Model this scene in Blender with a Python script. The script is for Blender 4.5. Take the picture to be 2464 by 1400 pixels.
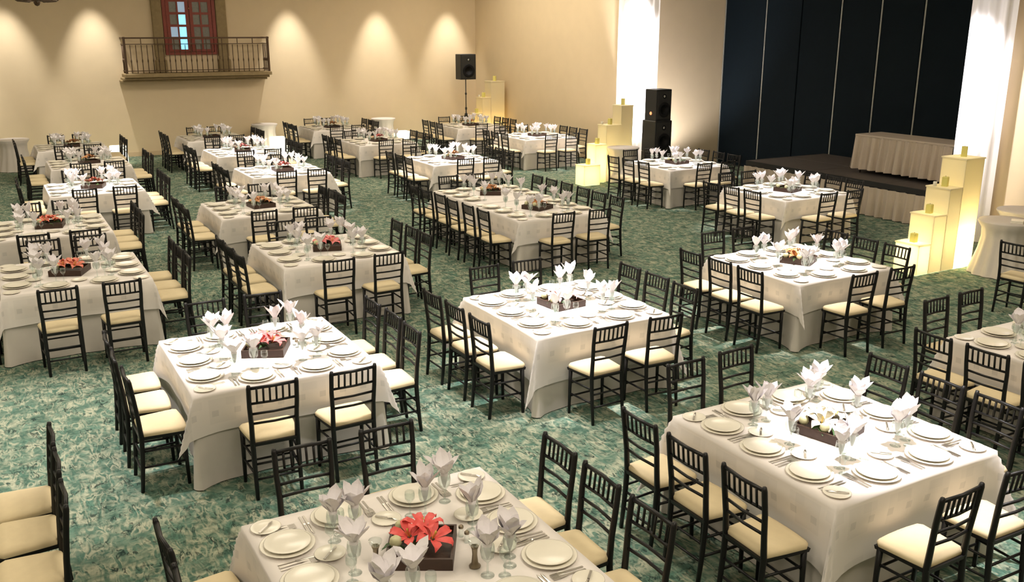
import bpy, math, random
from mathutils import Vector, Matrix
random.seed(7)
PI = math.pi
SC = bpy.context.scene
COL = SC.collection
for o in list(bpy.data.objects):
    bpy.data.objects.remove(o)

# ------------------------------------------------------------------ camera, world, exposure, large lights
cd = bpy.data.cameras.new('camera'); cam = bpy.data.objects.new('camera', cd); COL.objects.link(cam)
cam.location = (0, 0, 3.408)
cam.rotation_euler = (math.radians(90) - 0.27349, 0, -math.radians(29.4))
cd.sensor_width = 36; cd.lens = 36 * 2235 / 2464; cd.clip_end = 200
SC.camera = cam
w = bpy.data.worlds.new('world'); SC.world = w; w.use_nodes = True
w.node_tree.nodes['Background'].inputs[0].default_value = (1, .82, .6, 1)
w.node_tree.nodes['Background'].inputs[1].default_value = 0.02
vs = SC.view_settings
vs.view_transform = 'Standard'; vs.look = 'None'; vs.gamma = 1; vs.use_curve_mapping = False
vs.exposure = 0.5

def light(name, kind, loc, power, color, **k):
    d = bpy.data.lights.new(name, kind); d.energy = power; d.color = color
    o = bpy.data.objects.new(name, d); COL.objects.link(o); o.location = loc
    aim = k.pop('aim', None)
    for a, v in k.items(): setattr(d, a, v)
    if aim is not None:
        o.rotation_euler = (Vector(aim) - Vector(loc)).to_track_quat('-Z', 'Y').to_euler()
    return o

WARM = (1, .88, .70)
NEUT = (1, .93, .88)
for x in (-3.5, 2.5, 8.5):                                   # area lights added under the ceiling for soft warm ambient
    for y in (1.5, 8, 14.5, 21):
        light('ceiling_fill_light', 'AREA', (x, y, 5.4), 92, WARM, size=2.2)
WASH = (-.62, .78, 2.88, 8.21, 10.99, 13.39)
for x in WASH:                                               # wall washers above the balcony wall
    light('wall_washer', 'SPOT', (x, 27.1, 5.35), 520, (1, .94, .86), aim=(x, 28.0, 1.0),
          spot_size=math.radians(44), spot_blend=.85, shadow_soft_size=.06)
light('ceiling_fill_light', 'AREA', (12.4, 23.0, 5.4), 130, WARM, size=1.6, shape='RECTANGLE', size_y=6)  # extra area light, added to brighten the east wall
# table downlights: x, y, power, aim
for (x, y, p, ax, ay, sz) in ((2.05, 7.9, 520, 2.15, 7.9, 22), (4.85, 7.6, 900, 4.9, 7.6, 21), (5.15, 3.75, 620, 5.2, 3.7, 19),
                           (8.1, 7.8, 560, 8.0, 7.8, 20), (11.8, 11.6, 420, 11.8, 11.6, 21), (12.4, 15.1, 460, 12.4, 15.1, 20),
                           (8.65, 18.0, 820, 8.65, 18.0, 21), (12.6, 21, 420, 12.6, 21, 22), (5.1, 18.2, 820, 5.1, 18.2, 21),
                           (5.1, 21.6, 620, 5.1, 21.6, 21), (1.6, 17.8, 560, 1.6, 17.8, 20), (3.3, 6.1, 260, 3.1, 6.0, 28),
                           (.3, 8.3, 330, .0, 8.2, 30)):
    light('table_downlight', 'SPOT', (x, y, 5.35), p * 2.2, (1, .94, .93), aim=(ax, ay, 0),
          spot_size=math.radians(sz * 1.55), spot_blend=.7, shadow_soft_size=.07)

# ------------------------------------------------------------------ materials
def mat(name, col, rough=.6, metal=0, spec=.5, noise=0, nscale=20, bump=0, **k):
    m = bpy.data.materials.new(name); m.use_nodes = True
    nt = m.node_tree; b = nt.nodes['Principled BSDF']
    b.inputs['Base Color'].default_value = (*col, 1); b.inputs['Roughness'].default_value = rough
    b.inputs['Metallic'].default_value = metal; b.inputs['Specular IOR Level'].default_value = spec
    for a, v in k.items(): b.inputs[a].default_value = v
    if noise or bump:
        tc = nt.nodes.new('ShaderNodeTexCoord'); n = nt.nodes.new('ShaderNodeTexNoise')
        n.inputs['Scale'].default_value = nscale; n.inputs['Detail'].default_value = 4
        nt.links.new(tc.outputs['Object'], n.inputs['Vector'])
        if noise:
            mx = nt.nodes.new('ShaderNodeMix'); mx.data_type = 'RGBA'
            mx.inputs[6].default_value = (*[c * (1 - noise) for c in col], 1)
            mx.inputs[7].default_value = (*[min(1, c * (1 + noise)) for c in col], 1)
            nt.links.new(n.outputs['Fac'], mx.inputs[0]); nt.links.new(mx.outputs[2], b.inputs['Base Color'])
        if bump:
            bp = nt.nodes.new('ShaderNodeBump'); bp.inputs['Strength'].default_value = bump; bp.inputs['Distance'].default_value = .01
            nt.links.new(n.outputs['Fac'], bp.inputs['Height']); nt.links.new(bp.outputs[0], b.inputs['Normal'])
    return m

def carpet_mat():
    m = bpy.data.materials.new('patterned_carpet'); m.use_nodes = True
    nt = m.node_tree; N = nt.nodes; L = nt.links; b = N['Principled BSDF']
    b.inputs['Roughness'].default_value = .95; b.inputs['Specular IOR Level'].default_value = .1
    tc = N.new('ShaderNodeTexCoord')
    def noise(scale, det, dist, off=0, stretch=None, rot=0):
        mp = N.new('ShaderNodeMapping'); mp.inputs['Location'].default_value = (off, off * 1.7, 0)
        if stretch: mp.inputs['Scale'].default_value = stretch
        mp.inputs['Rotation'].default_value = (0, 0, rot)
        L.new(tc.outputs['Object'], mp.inputs['Vector'])
        n = N.new('ShaderNodeTexNoise'); n.inputs['Scale'].default_value = scale
        n.inputs['Detail'].default_value = det; n.inputs['Distortion'].default_value = dist
        L.new(mp.outputs[0], n.inputs['Vector']); return n.outputs['Fac']
    def ramp(src, *stops):
        r = N.new('ShaderNodeValToRGB'); e = r.color_ramp.elements
        e[0].position, e[1].position = stops[0][0], stops[-1][0]
        e[0].color = (*[stops[0][1]] * 3, 1); e[1].color = (*[stops[-1][1]] * 3, 1)
        for p, v in stops[1:-1]:
            k = e.new(p); k.color = (v, v, v, 1)
        L.new(src, r.inputs[0]); return r.outputs[0]
    def mul(a, c):
        k = N.new('ShaderNodeMath'); k.operation = 'MULTIPLY'; L.new(a, k.inputs[0]); L.new(c, k.inputs[1]); return k.outputs[0]
    def mix(f, a, c):
        k = N.new('ShaderNodeMix'); k.data_type = 'RGBA'; L.new(f, k.inputs[0])
        for i, v in ((6, a), (7, c)):
            if isinstance(v, tuple): k.inputs[i].default_value = (*v, 1)
            else: L.new(v, k.inputs[i])
        return k.outputs[2]
    base = mix(ramp(noise(1.3, 3, .8), (.3, 0), (.7, 1)), (.044, .092, .068), (.088, .160, .122))
    # curved brush strokes: contour bands of warped noise, cut into short runs by a second noise
    line = lambda n, w_: ramp(n, (.5 - w_, 0), (.5, 1), (.5 + w_, 0))
    s1 = line(noise(17, 2, .9, 3, (1, .36, 1), .5), .12)
    c1 = ramp(noise(7, 3, .6, 8), (.36, 0), (.60, 1))
    s2 = line(noise(20, 2, .9, 11, (.36, 1, 1), -.3), .11)
    c2 = ramp(noise(9, 3, .5, 15), (.38, 0), (.62, 1))
    s3 = line(noise(15, 2, 1.0, 21, (1, .4, 1), -.7), .055)
    c3 = ramp(noise(7, 3, .5, 27), (.49, 0), (.60, 1))
    s4 = line(noise(21, 2, .9, 41, (1, .36, 1), 1.1), .11)
    c4 = ramp(noise(8, 3, .5, 33), (.40, 0), (.62, 1))
    c = mix(mul(s4, c4), base, (.105, .210, .160))
    c = mix(mul(s2, c2), c, (.20, .275, .205))
    c = mix(mul(s1, c1), c, (.40, .41, .30))
    c = mix(mul(s3, c3), c, (.018, .034, .03))
    L.new(c, b.inputs['Base Color'])
    bp = N.new('ShaderNodeBump'); bp.inputs['Strength'].default_value = .25; bp.inputs['Distance'].default_value = .005
    L.new(noise(180, 2, 0), bp.inputs['Height']); L.new(bp.outputs[0], b.inputs['Normal'])
    return m

def overlay_mat():
    """white damask overlay with a band of small grey woven squares near the hem (cloth UV in metres)"""
    m = mat('overlay_damask', (.84, .79, .765), .75, spec=.25)
    nt = m.node_tree; N = nt.nodes; L = nt.links; b = N['Principled BSDF']
    uv = N.new('ShaderNodeUVMap'); sp = N.new('ShaderNodeSeparateXYZ'); L.new(uv.outputs[0], sp.inputs[0])
    def M(op, a, c=None):
        k = N.new('ShaderNodeMath'); k.operation = op
        for i, v in enumerate((a, c)):
            if v is None: continue
            if isinstance(v, (int, float)): k.inputs[i].default_value = v
            else: L.new(v, k.inputs[i])
        return k.outputs[0]
    ax, ay = M('ABSOLUTE', sp.outputs[0]), M('ABSOLUTE', sp.outputs[1])
    def band(a, lo, hi): return M('MULTIPLY', M('GREATER_THAN', a, lo), M('LESS_THAN', a, hi))
    def rep(a, d, wd): return M('LESS_THAN', M('ABSOLUTE', M('SUBTRACT', M('FRACT', M('DIVIDE', a, d)), .5)), wd)
    f = M('ADD', M('MULTIPLY', band(ax, .89, .94), rep(ay, .17, .15)), M('MULTIPLY', band(ay, .89, .94), rep(ax, .17, .15)))
    f2 = M('ADD', M('MULTIPLY', band(ax, .80, .86), rep(ay, .30, .2)), M('MULTIPLY', band(ay, .80, .86), rep(ax, .30, .2)))
    f = M('ADD', M('MULTIPLY', f, .26), M('MULTIPLY', f2, .08))
    g = M('MULTIPLY', M('MULTIPLY', rep(ax, .36, .28), rep(ay, .36, .28)), .10)
    f = M('MINIMUM', M('ADD', f, g), 1)
    mx = N.new('ShaderNodeMix'); mx.data_type = 'RGBA'; L.new(f, mx.inputs[0])
    mx.inputs[6].default_value = (.84, .79, .765, 1); mx.inputs[7].default_value = (.42, .42, .43, 1)
    L.new(mx.outputs[2], b.inputs['Base Color'])
    return m

def glass_mat(name, tint=(.93, .96, .95)):
    m = bpy.data.materials.new(name); m.use_nodes = True
    nt = m.node_tree; nt.nodes.remove(nt.nodes['Principled BSDF'])
    t = nt.nodes.new('ShaderNodeBsdfTransparent'); t.inputs[0].default_value = (*tint, 1)
    g = nt.nodes.new('ShaderNodeBsdfGlossy'); g.inputs['Roughness'].default_value = .05
    lw = nt.nodes.new('ShaderNodeLayerWeight'); lw.inputs[0].default_value = .30
    mu = nt.nodes.new('ShaderNodeMath'); mu.operation = 'MULTIPLY'; mu.inputs[1].default_value = .45; nt.links.new(lw.outputs['Facing'], mu.inputs[0])
    mx = nt.nodes.new('ShaderNodeMixShader')
    nt.links.new(mu.outputs[0], mx.inputs[0]); nt.links.new(t.outputs[0], mx.inputs[1]); nt.links.new(g.outputs[0], mx.inputs[2])
    nt.links.new(mx.outputs[0], nt.nodes['Material Output'].inputs[0])
    return m

def translucent_mat(name, col, f=.5):
    m = bpy.data.materials.new(name); m.use_nodes = True
    nt = m.node_tree; b = nt.nodes['Principled BSDF']; b.inputs['Base Color'].default_value = (*col, 1); b.inputs['Roughness'].default_value = .7
    t = nt.nodes.new('ShaderNodeBsdfTranslucent'); t.inputs[0].default_value = (*col, 1)
    mx = nt.nodes.new('ShaderNodeMixShader'); mx.inputs[0].default_value = f
    nt.links.new(b.outputs[0], mx.inputs[1]); nt.links.new(t.outputs[0], mx.inputs[2])
    nt.links.new(mx.outputs[0], nt.nodes['Material Output'].inputs[0])
    return m

def emit_mat(name, col, s):
    m = mat(name, col, .4); b = m.node_tree.nodes['Principled BSDF']
    b.inputs['Emission Color'].default_value = (*col, 1); b.inputs['Emission Strength'].default_value = s
    return m

M_ = dict(
    carpet=carpet_mat(), overlay=overlay_mat(),
    wall=mat('painted_plaster', (.69, .565, .385), .85, spec=.2, noise=.04, nscale=3, bump=.05),
    ceiling=mat('white_ceiling', (.72, .66, .55), .9, spec=.1, noise=.03, nscale=4),
    base=mat('painted_skirting', (.60, .46, .30), .6, noise=.04),
    cloth=mat('floor_cloth', (.68, .63, .59), .8, spec=.2, noise=.03, nscale=14, bump=.08),
    napkin=mat('napkin_linen', (.86, .83, .86), .8, spec=.2, noise=.04, nscale=40, bump=.1),
    wood=mat('dark_chair_wood', (.008, .008, .009), .42, spec=.35, noise=.3, nscale=30),
    cushion=mat('cream_cushion', (.75, .63, .41), .75, spec=.2, noise=.04, nscale=25, bump=.1),
    china=mat('cream_china', (.84, .80, .70), .22, spec=.5, noise=.02, nscale=8),
    steel=mat('polished_steel', (.55, .52, .48), .3, 1, noise=.1, nscale=30),
    pewter=mat('pewter', (.30, .25, .18), .4, .8, noise=.15, nscale=40),
    glass=glass_mat('clear_glass'),
    box=mat('dark_stained_wood', (.045, .020, .010), .5, noise=.3, nscale=35, bump=.2),
    leaf=mat('green_leaf', (.05, .12, .03), .5, noise=.3, nscale=30),
    bud=mat('pale_green_rose', (.62, .60, .36), .6, noise=.15, nscale=60),
    stamen=mat('yellow_stamen', (.65, .45, .08), .6, noise=.1),
    stone=mat('carved_stone', (.29, .22, .12), .9, spec=.15, noise=.3, nscale=9, bump=.5),
    iron=mat('wrought_iron', (.085, .05, .028), .5, .5, noise=.2, nscale=30),
    redwood=mat('red_brown_door', (.22, .035, .018), .45, noise=.25, nscale=14, bump=.1),
    pane=mat('grey_pane', (.23, .23, .21), .12, noise=.25, nscale=18),
    lit=emit_mat('lit_pane', (.22, .62, .95), 1.1), lit2=emit_mat('dim_lit_pane', (.30, .42, .55), .4),
    brass=mat('brass', (.7, .45, .3), .3, 1, noise=.1),
    black=mat('black_speaker', (.012, .013, .014), .55, noise=.2, nscale=40, bump=.1),
    grille=mat('speaker_grille', (.022, .022, .021), .75, noise=.4, nscale=160, bump=.4),
    cone=mat('speaker_cone', (.012, .012, .013), .8, spec=.1, noise=.2, nscale=60),
    red=emit_mat('amber_lamp', (1, .30, .12), 1.2),
    panel=mat('black_partition', (.0035, .0085, .013), .8, spec=.12, noise=.2, nscale=12),
    strip=mat('aluminium_strip', (.30, .31, .29), .45, .3, noise=.1, nscale=20),
    drape=translucent_mat('white_voile', (.88, .85, .86), .25),
    skirt=mat('beige_skirting_cloth', (.50, .43, .36), .8, spec=.2, noise=.04, nscale=20, bump=.1),
    deck=mat('stage_deck', (.075, .062, .055), .7, noise=.25, nscale=10, bump=.1),
    ped=translucent_mat('cream_fabric_box', (.86, .80, .62), .4),
    candle=mat('yellow_wax', (.72, .66, .20), .5, noise=.1, nscale=15, bump=.1),
    lantern=emit_mat('glowing_paper', (1, .95, .72), 2.2),
    plastic=mat('white_plastic', (.8, .8, .78), .4, noise=.03),
)
LILY = {k: mat(k + '_petal', c, .5, noise=.22, nscale=35) for k, c in dict(
    red=(.80, .10, .09), pink=(.80, .22, .22), coral=(.74, .20, .13), pale=(.85, .55, .52), white=(.82, .78, .66), orange=(.62, .28, .12)).items()}

# ------------------------------------------------------------------ mesh helpers
class MB:
    def __init__(s): s.v = []; s.f = []; s.m = []; s.uv = None; s.sm = []
    def add(s, vs_, fs, mi=0, smooth=False):
        n = len(s.v); s.v += [tuple(p) for p in vs_]
        for f in fs: s.f.append(tuple(i + n for i in f)); s.m.append(mi); s.sm.append(smooth)
        return s
    def box(s, x0, x1, y0, y1, z0, z1, mi=0):
        return s.add([(x0, y0, z0), (x1, y0, z0), (x1, y1, z0), (x0, y1, z0), (x0, y0, z1), (x1, y0, z1), (x1, y1, z1), (x0, y1, z1)],
                     [(0, 3, 2, 1), (4, 5, 6, 7), (0, 1, 5, 4), (1, 2, 6, 5), (2, 3, 7, 6), (3, 0, 4, 7)], mi)
    def bbox(s, x0, x1, y0, y1, z0, z1, b=.01, mi=0):
        """box with chamfered top and side edges"""
        def ring(i, z): return [(x0 + i, y0, z), (x1 - i, y0, z), (x1, y0 + i, z), (x1, y1 - i, z), (x1 - i, y1, z), (x0 + i, y1, z), (x0, y1 - i, z), (x0, y0 + i, z)]
        def inner(z): return [(x0 + b, y0 + b, z), (x1 - b, y0 + b, z), (x1 - b, y0 + b, z), (x1 - b, y1 - b, z), (x1 - b, y1 - b, z), (x0 + b, y1 - b, z), (x0 + b, y1 - b, z), (x0 + b, y0 + b, z)]
        V = ring(b, z0) + ring(b, z1 - b)
        top = [(x0 + b, y0 + b, z1), (x1 - b, y0 + b, z1), (x1 - b, y1 - b, z1), (x0 + b, y1 - b, z1)]
        F = [(i, (i + 1) % 8, 8 + (i + 1) % 8, 8 + i) for i in range(8)] + [(7, 6, 5, 4, 3, 2, 1, 0), (16, 17, 18, 19)]
        F += [(8, 9, 17, 16), (10, 11, 18, 17), (12, 13, 19, 18), (14, 15, 16, 19), (9, 10, 17), (11, 12, 18), (13, 14, 19), (15, 8, 16)]
        return s.add(V + top, F, mi)
    def tube(s, pts, r, n=6, mi=0, cap=True):
        pts = [Vector(p) for p in pts]; R = r if isinstance(r, (list, tuple)) else [r] * len(pts)
        V = []
        for i, p in enumerate(pts):
            d = (pts[min(i + 1, len(pts) - 1)] - pts[max(i - 1, 0)]).normalized()
            u = d.orthogonal().normalized() if abs(d.z) < .9 else Vector((1, 0, 0)).cross(d).normalized()
            if abs(d.z) < .9: u = Vector((0, 0, 1)).cross(d).normalized()
            v = d.cross(u)
            for k in range(n):
                a = 2 * PI * (k + .5) / n
                V.append(p + (u * math.cos(a) + v * math.sin(a)) * R[i])
        F = [(i * n + k, i * n + (k + 1) % n, (i + 1) * n + (k + 1) % n, (i + 1) * n + k) for i in range(len(pts) - 1) for k in range(n)]
        if cap: F += [tuple(range(n - 1, -1, -1)), tuple(range((len(pts) - 1) * n, len(pts) * n))]
        return s.add(V, F, mi, n > 4)
    def lathe(s, prof, n=16, mi=0, c=(0, 0, 0), smooth=True):
        V = [(c[0] + r * math.cos(2 * PI * k / n), c[1] + r * math.sin(2 * PI * k / n), c[2] + z) for r, z in prof for k in range(n)]
        F = [(i * n + k, i * n + (k + 1) % n, (i + 1) * n + (k + 1) % n, (i + 1) * n + k) for i in range(len(prof) - 1) for k in range(n)]
        if prof[0][0] > 1e-4: F.append(tuple(range(n - 1, -1, -1)))
        if prof[-1][0] > 1e-4: F.append(tuple(range((len(prof) - 1) * n, len(prof) * n)))
        return s.add(V, F, mi, smooth)
    def xf(s, mx, start=0):
        s.v[start:] = [tuple(mx @ Vector(p)) for p in s.v[start:]]; return s
    def mesh(s, name, mats):
        me = bpy.data.meshes.new(name); me.from_pydata(s.v, [], s.f); me.update()
        for m in (mats if isinstance(mats, (list, tuple)) else [mats]): me.materials.append(m)
        me.polygons.foreach_set('material_index', s.m); me.polygons.foreach_set('use_smooth', s.sm)
        if s.uv:
            l = me.uv_layers.new(name='UVMap')
            l.data.foreach_set('uv', [c for lp in me.loops for c in s.uv[lp.vertex_index]])
        return me

def tag(o, label=None, cat=None, group=None, kind=None):
    for k, v in (('label', label), ('category', cat), ('group', group), ('kind', kind)):
        if v: o[k] = v
    return o
def link(name, me, parent=None, loc=(0, 0, 0), rz=0, label=None):
    o = bpy.data.objects.new(name, me); COL.objects.link(o); o.location = loc
    if rz: o.rotation_euler = (0, 0, rz)
    if parent is not None: o.parent = parent
    if label: o['label'] = label
    return o
def thing(name, label, cat, loc=(0, 0, 0), rz=0, group=None):
    return tag(link(name, None, None, loc, rz), label, cat, group)
def struct(name, mb, m): return tag(link(name, mb.mesh(name, m)), kind='structure')

# ------------------------------------------------------------------ room shell (x along the balcony wall, y towards it)
WX, WY, X0, Y0, H = 14.4, 28.0, -9.0, -4.0, 5.5
struct('floor', MB().box(X0, 17.3, Y0, WY + .2, -.1, 0), M_['carpet'])
struct('ceiling', MB().box(X0, 17.3, Y0, WY + .2, H, H + .1), M_['ceiling'])
struct('wall_north', MB().box(X0, WX + .2, WY, WY + .2, 0, H), M_['wall'])
struct('wall_east', MB().box(WX, WX + .2, 19.1, WY, 0, H).box(WX, WX + .2, Y0, 9.7, 0, H)
       .box(WX + .2, 17.3, 19.1, 19.3, 0, H).box(WX + .2, 17.3, 9.5, 9.7, 0, H), M_['wall'])
struct('wall_back', MB().box(17.2, 17.4, 9.7, 19.1, 0, H), M_['wall'])
struct('wall_west', MB().box(X0 - .2, X0, Y0, WY + .2, 0, H), M_['wall'])
struct('wall_south', MB().box(X0, WX + .2, Y0 - .2, Y0, 0, H), M_['wall'])
struct('baseboard_north', MB().box(X0, WX, WY - .02, WY - .001, 0, .12), M_['base'])
struct('baseboard_east', MB().box(WX - .02, WX - .001, 19.1, WY - .02, 0, .12), M_['base'])

# black partition panels with pale seams at the back of the stage recess
seams = (19.08, 17.62, 16.45, 15.29, 14.2, 13.12, 12.0, 10.9, 9.72)
ordw = ('first', 'second', 'third', 'fourth', 'fifth', 'sixth', 'seventh', 'eighth')
for i in range(8):
    a, b = seams[i], seams[i + 1]
    t = thing('partition_panel', f'tall black partition panel behind stage, {ordw[i]} from the loudspeaker stack', 'panel', (17.1, (a + b) / 2, 0), 0, 'black partition panels behind the stage')
    h = (a - b) / 2
    link('panel_board', MB().box(-.03, .05, -h + .02, h - .02, .01, H - .02).mesh('panel_board', M_['panel']), t)
    if i != 2: link('seam_strip', MB().box(-.045, -.031, h - .045, h - .012, .01, H - .02).mesh('seam_strip', M_['strip']), t, label='pale metal seam strip')

# ------------------------------------------------------------------ door and balcony on the north wall
door = tag(link('door_1', None, None, (5.41, WY, 2.75)), 'red-brown glazed double door behind the balcony railing', kind='structure')
fr = MB().box(-.71, -.62, -.08, -.001, 0, 1.95).box(.62, .71, -.08, -.001, 0, 1.95).box(-.62, .62, -.08, -.001, 0, .07).box(-.62, .62, -.08, -.001, 1.86, 1.95)
link('door_frame', fr.mesh('door_frame', M_['redwood']), door)
for s in (-1, 1):
    lf = MB(); xa, xb = (-.61, -.01) if s < 0 else (.01, .61)
    for a, b in ((xa, xa + .09), (xb - .09, xb), ((xa + xb) / 2 - .022, (xa + xb) / 2 + .022)): lf.box(a, b, -.065, -.02, .08, 1.85)
    for z in (.08, .42, .75, 1.08, 1.42, 1.77): lf.box(xa + .09, xb - .09, -.064, -.021, z, z + .065)
    leaf = link('door_leaf', lf.mesh('door_leaf', M_['redwood']), door)
    for ci in range(2):
        px0 = xa + .09 + ci * ((xb - xa) / 2 - .068); px1 = px0 + .19
        for ri, z in enumerate((.145, .485, .815, 1.145, 1.485)):
            m = M_['pane']
            if s < 0 and ci == 1: m = (M_['lit'], M_['lit'], M_['lit'], M_['lit2'], M_['lit'])[ri]
            elif s < 0 and ri == 1: m = M_['lit2']
            link('pane', MB().box(px0, px1, -.045, -.035, z, z + .275).mesh('pane', m), leaf)
link('door_knob', MB().lathe([(0, 0), (.02, .005), (.026, .025), (.015, .045), (0, .05)], 10, c=(0, 0, 0)).xf(Matrix.Translation((-.0, -.065, 1.25)) @ Matrix.Rotation(PI / 2, 4, 'X')).mesh('door_knob', M_['brass']), door, label='small brass knob')
for nm, xa, xb in (('trim_1', 4.40, 4.70), ('trim_2', 6.12, 6.44)):
    tr = MB().bbox(xa, xb, WY - .16, WY - .001, 2.29, 2.62, .02).bbox(xa + .03, xb - .03, WY - .13, WY - .001, 2.62, 2.70, .015).bbox(xa + .015, xb - .015, WY - .11, WY - .001, 2.70, 4.75, .02)
    struct(nm, tr, M_['stone'])
struct('trim_3', MB().bbox(4.36, 6.48, WY - .18, WY - .001, 4.75, 5.0, .02), M_['stone'])

bal = thing('balcony', 'stone balcony slab with dark iron railing below the red glazed door', 'balcony', (5.48, WY, 2.05))
sl = MB()
for z0, z1, d in ((0, .06, .46), (.06, .13, .58), (.13, .23, .70)):
    sl.bbox(-1.98 - (d - .7) * -.35, 1.98 + (d - .7) * .35, -d, -.001, z0, z1, .02)
link('slab', sl.mesh('slab', M_['stone']), bal, label='weathered moulded stone slab')
RX, RY = 1.92, -.62
link('top_rail', MB().box(-RX - .04, RX + .04, RY - .025, RY + .025, 1.14, 1.18).box(-RX - .025, -RX + .025, RY + .025, -.002, 1.14, 1.18).box(RX - .025, RX + .025, RY + .025, -.002, 1.14, 1.18).mesh('top_rail', M_['iron']), bal)
link('middle_rail', MB().box(-RX, RX, RY - .012, RY + .012, .99, 1.01).box(-RX - .012, -RX + .012, RY + .012, -.002, .99, 1.01).box(RX - .012, RX + .012, RY + .012, -.002, .99, 1.01).mesh('middle_rail', M_['iron']), bal)
link('bottom_rail', MB().box(-RX, RX, RY - .012, RY + .012, .29, .31).box(-RX - .012, -RX + .012, RY + .012, -.002, .29, .31).box(RX - .012, RX + .012, RY + .012, -.002, .29, .31).mesh('bottom_rail', M_['iron']), bal)
bme = MB().tube([(0, 0, .235), (0, 0, .98)], .010, 6).lathe([(.010, .5), (.018, .56), (.010, .62)], 6).mesh('baluster', M_['iron'])
pme = MB().bbox(-.03, .03, -.03, .03, .23, 1.19, .006).mesh('post', M_['iron'])
sme = MB().box(-.01, .01, -.01, .01, 1.0, 1.145).mesh('stub', M_['iron'])
for s in (-1, 1): link('rail_post', pme, bal, (s * RX, RY, 0))
n = 27
for i in range(1, n):
    x = -RX + 2 * RX * i / n
    link('baluster', bme, bal, (x, RY, 0))
    if i % 3 == 0: link('rail_stub', sme, bal, (x, RY, 0))
for s in (-1, 1):
    for i in range(1, 6): link('baluster', bme, bal, (s * RX, RY + .1 * i, 0))

# ------------------------------------------------------------------ white voile drapes at the two ends of the stage opening
def pleated(y0, y1, z0, z1, amp, wl, x=0, seg=10, nz=8, flare=0, taper=0, ph=0):
    """fabric wall along y with vertical folds; folds point to -x"""
    mb = MB(); n = max(8, int(abs(y1 - y0) / wl * seg))
    V = []
    for j in range(nz + 1):
        t = j / nz; z = z0 + (z1 - z0) * t
        for i in range(n + 1):
            y = y0 + (y1 - y0) * i / n
            k = amp * (1 - taper * t) * (math.sin(2 * PI * y / wl + ph + .5 * math.sin(3 * y)) + .35 * math.sin(4.7 * PI * y / wl + 1.3))
            V.append((x - k - flare * (1 - t), y, z))
    F = [(j * (n + 1) + i, j * (n + 1) + i + 1, (j + 1) * (n + 1) + i + 1, (j + 1) * (n + 1) + i) for j in range(nz) for i in range(n)]
    return mb.add(V, F, 0, True)
for nm, ya, yb, lab in (('a', 18.08, 19.72, 'bright uplit white drape beside the loudspeaker stack'), ('b', 9.25, 10.06, 'bright uplit white drape behind the taller glowing pedestals')):
    mb = pleated(ya, yb, .01, H - .06, .03, .24)
    mb2 = MB()
    o = thing('voile_drape', lab, 'drape', (14.2, 0, 0))
    link('drape_fabric', mb.mesh('drape_fabric', M_['drape']), o)
    link('drape_pole', MB().tube([(0, ya - .05, H - .05), (0, yb + .05, H - .05)], .02, 8).mesh('drape_pole', M_['strip']), o)

# ------------------------------------------------------------------ stage, skirted table
st = thing('stage', 'low dark stage platform with a beige pleated front skirt', 'stage', (14.55, 12.4, 0))
for i in range(3):
    for j in range(2):
        ya = 2.9 - 1.82 * (i + 1); xa = .02 + 1.2 * j
        link('deck_panel', MB().bbox(xa + .004, xa + 1.196, ya + .004, ya + 1.816, .56, .65, .008).mesh('deck_panel', M_['deck']), st)
link('edge_trim', MB().box(-.015, .02, -2.56, 2.9, .55, .652).box(.02, 2.42, 2.9, 2.935, .55, .652).mesh('edge_trim', M_['black']), st)
link('pleated_skirt', pleated(-2.55, 2.9, .012, .55, .05, .2, -.06, taper=.6, flare=.02).mesh('pleated_skirt', M_['skirt']), st, label='beige pleated cloth skirt')
lg = MB().box(-.03, .03, -.03, .03, 0, .56).mesh('stage_leg', M_['black'])
for x in (.2, 1.2, 2.2):
    for y in (-2.4, -.7, 1.0, 2.7): link('stage_leg', lg, st, (x, y, 0))
tb = thing('skirted_table', 'long table with beige pleated skirt standing on the stage', 'table', (15.2, 11.85, .652))
tp = MB().bbox(0, .76, -1.12, 1.12, .73, .765, .008); link('tabletop', tp.mesh('tabletop', M_['skirt']), tb)
sk = pleated(-1.1, 1.1, 0.09, .73, .06, .2, .0, taper=.6, flare=.05)
start = len(sk.v); side = pleated(0, .74, .09, .73, .06, .2, 0, taper=.6, flare=.05)
rot = Matrix.Translation((.0, 1.1, 0)) @ Matrix(((0, 1, 0, 0), (-1, 0, 0, 0), (0, 0, 1, 0), (0, 0, 0, 1)))
sk.add([rot @ Vector(p) for p in side.v], side.f, 0, True)
rot = Matrix.Translation((.0, -1.1, 0)) @ Matrix(((0, 1, 0, 0), (1, 0, 0, 0), (0, 0, 1, 0), (0, 0, 0, 1)))
sk.add([rot @ Vector(p) for p in side.v], side.f, 0, True)
link('pleated_skirt', sk.mesh('pleated_skirt', M_['skirt']), tb)
lg = MB().tube([(0, 0, 0), (0, 0, .73)], .018, 8).mesh('table_leg', M_['steel'])
for x in (.1, .66):
    for y in (-1, 1): link('table_leg', lg, tb, (x, y, 0))

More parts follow.
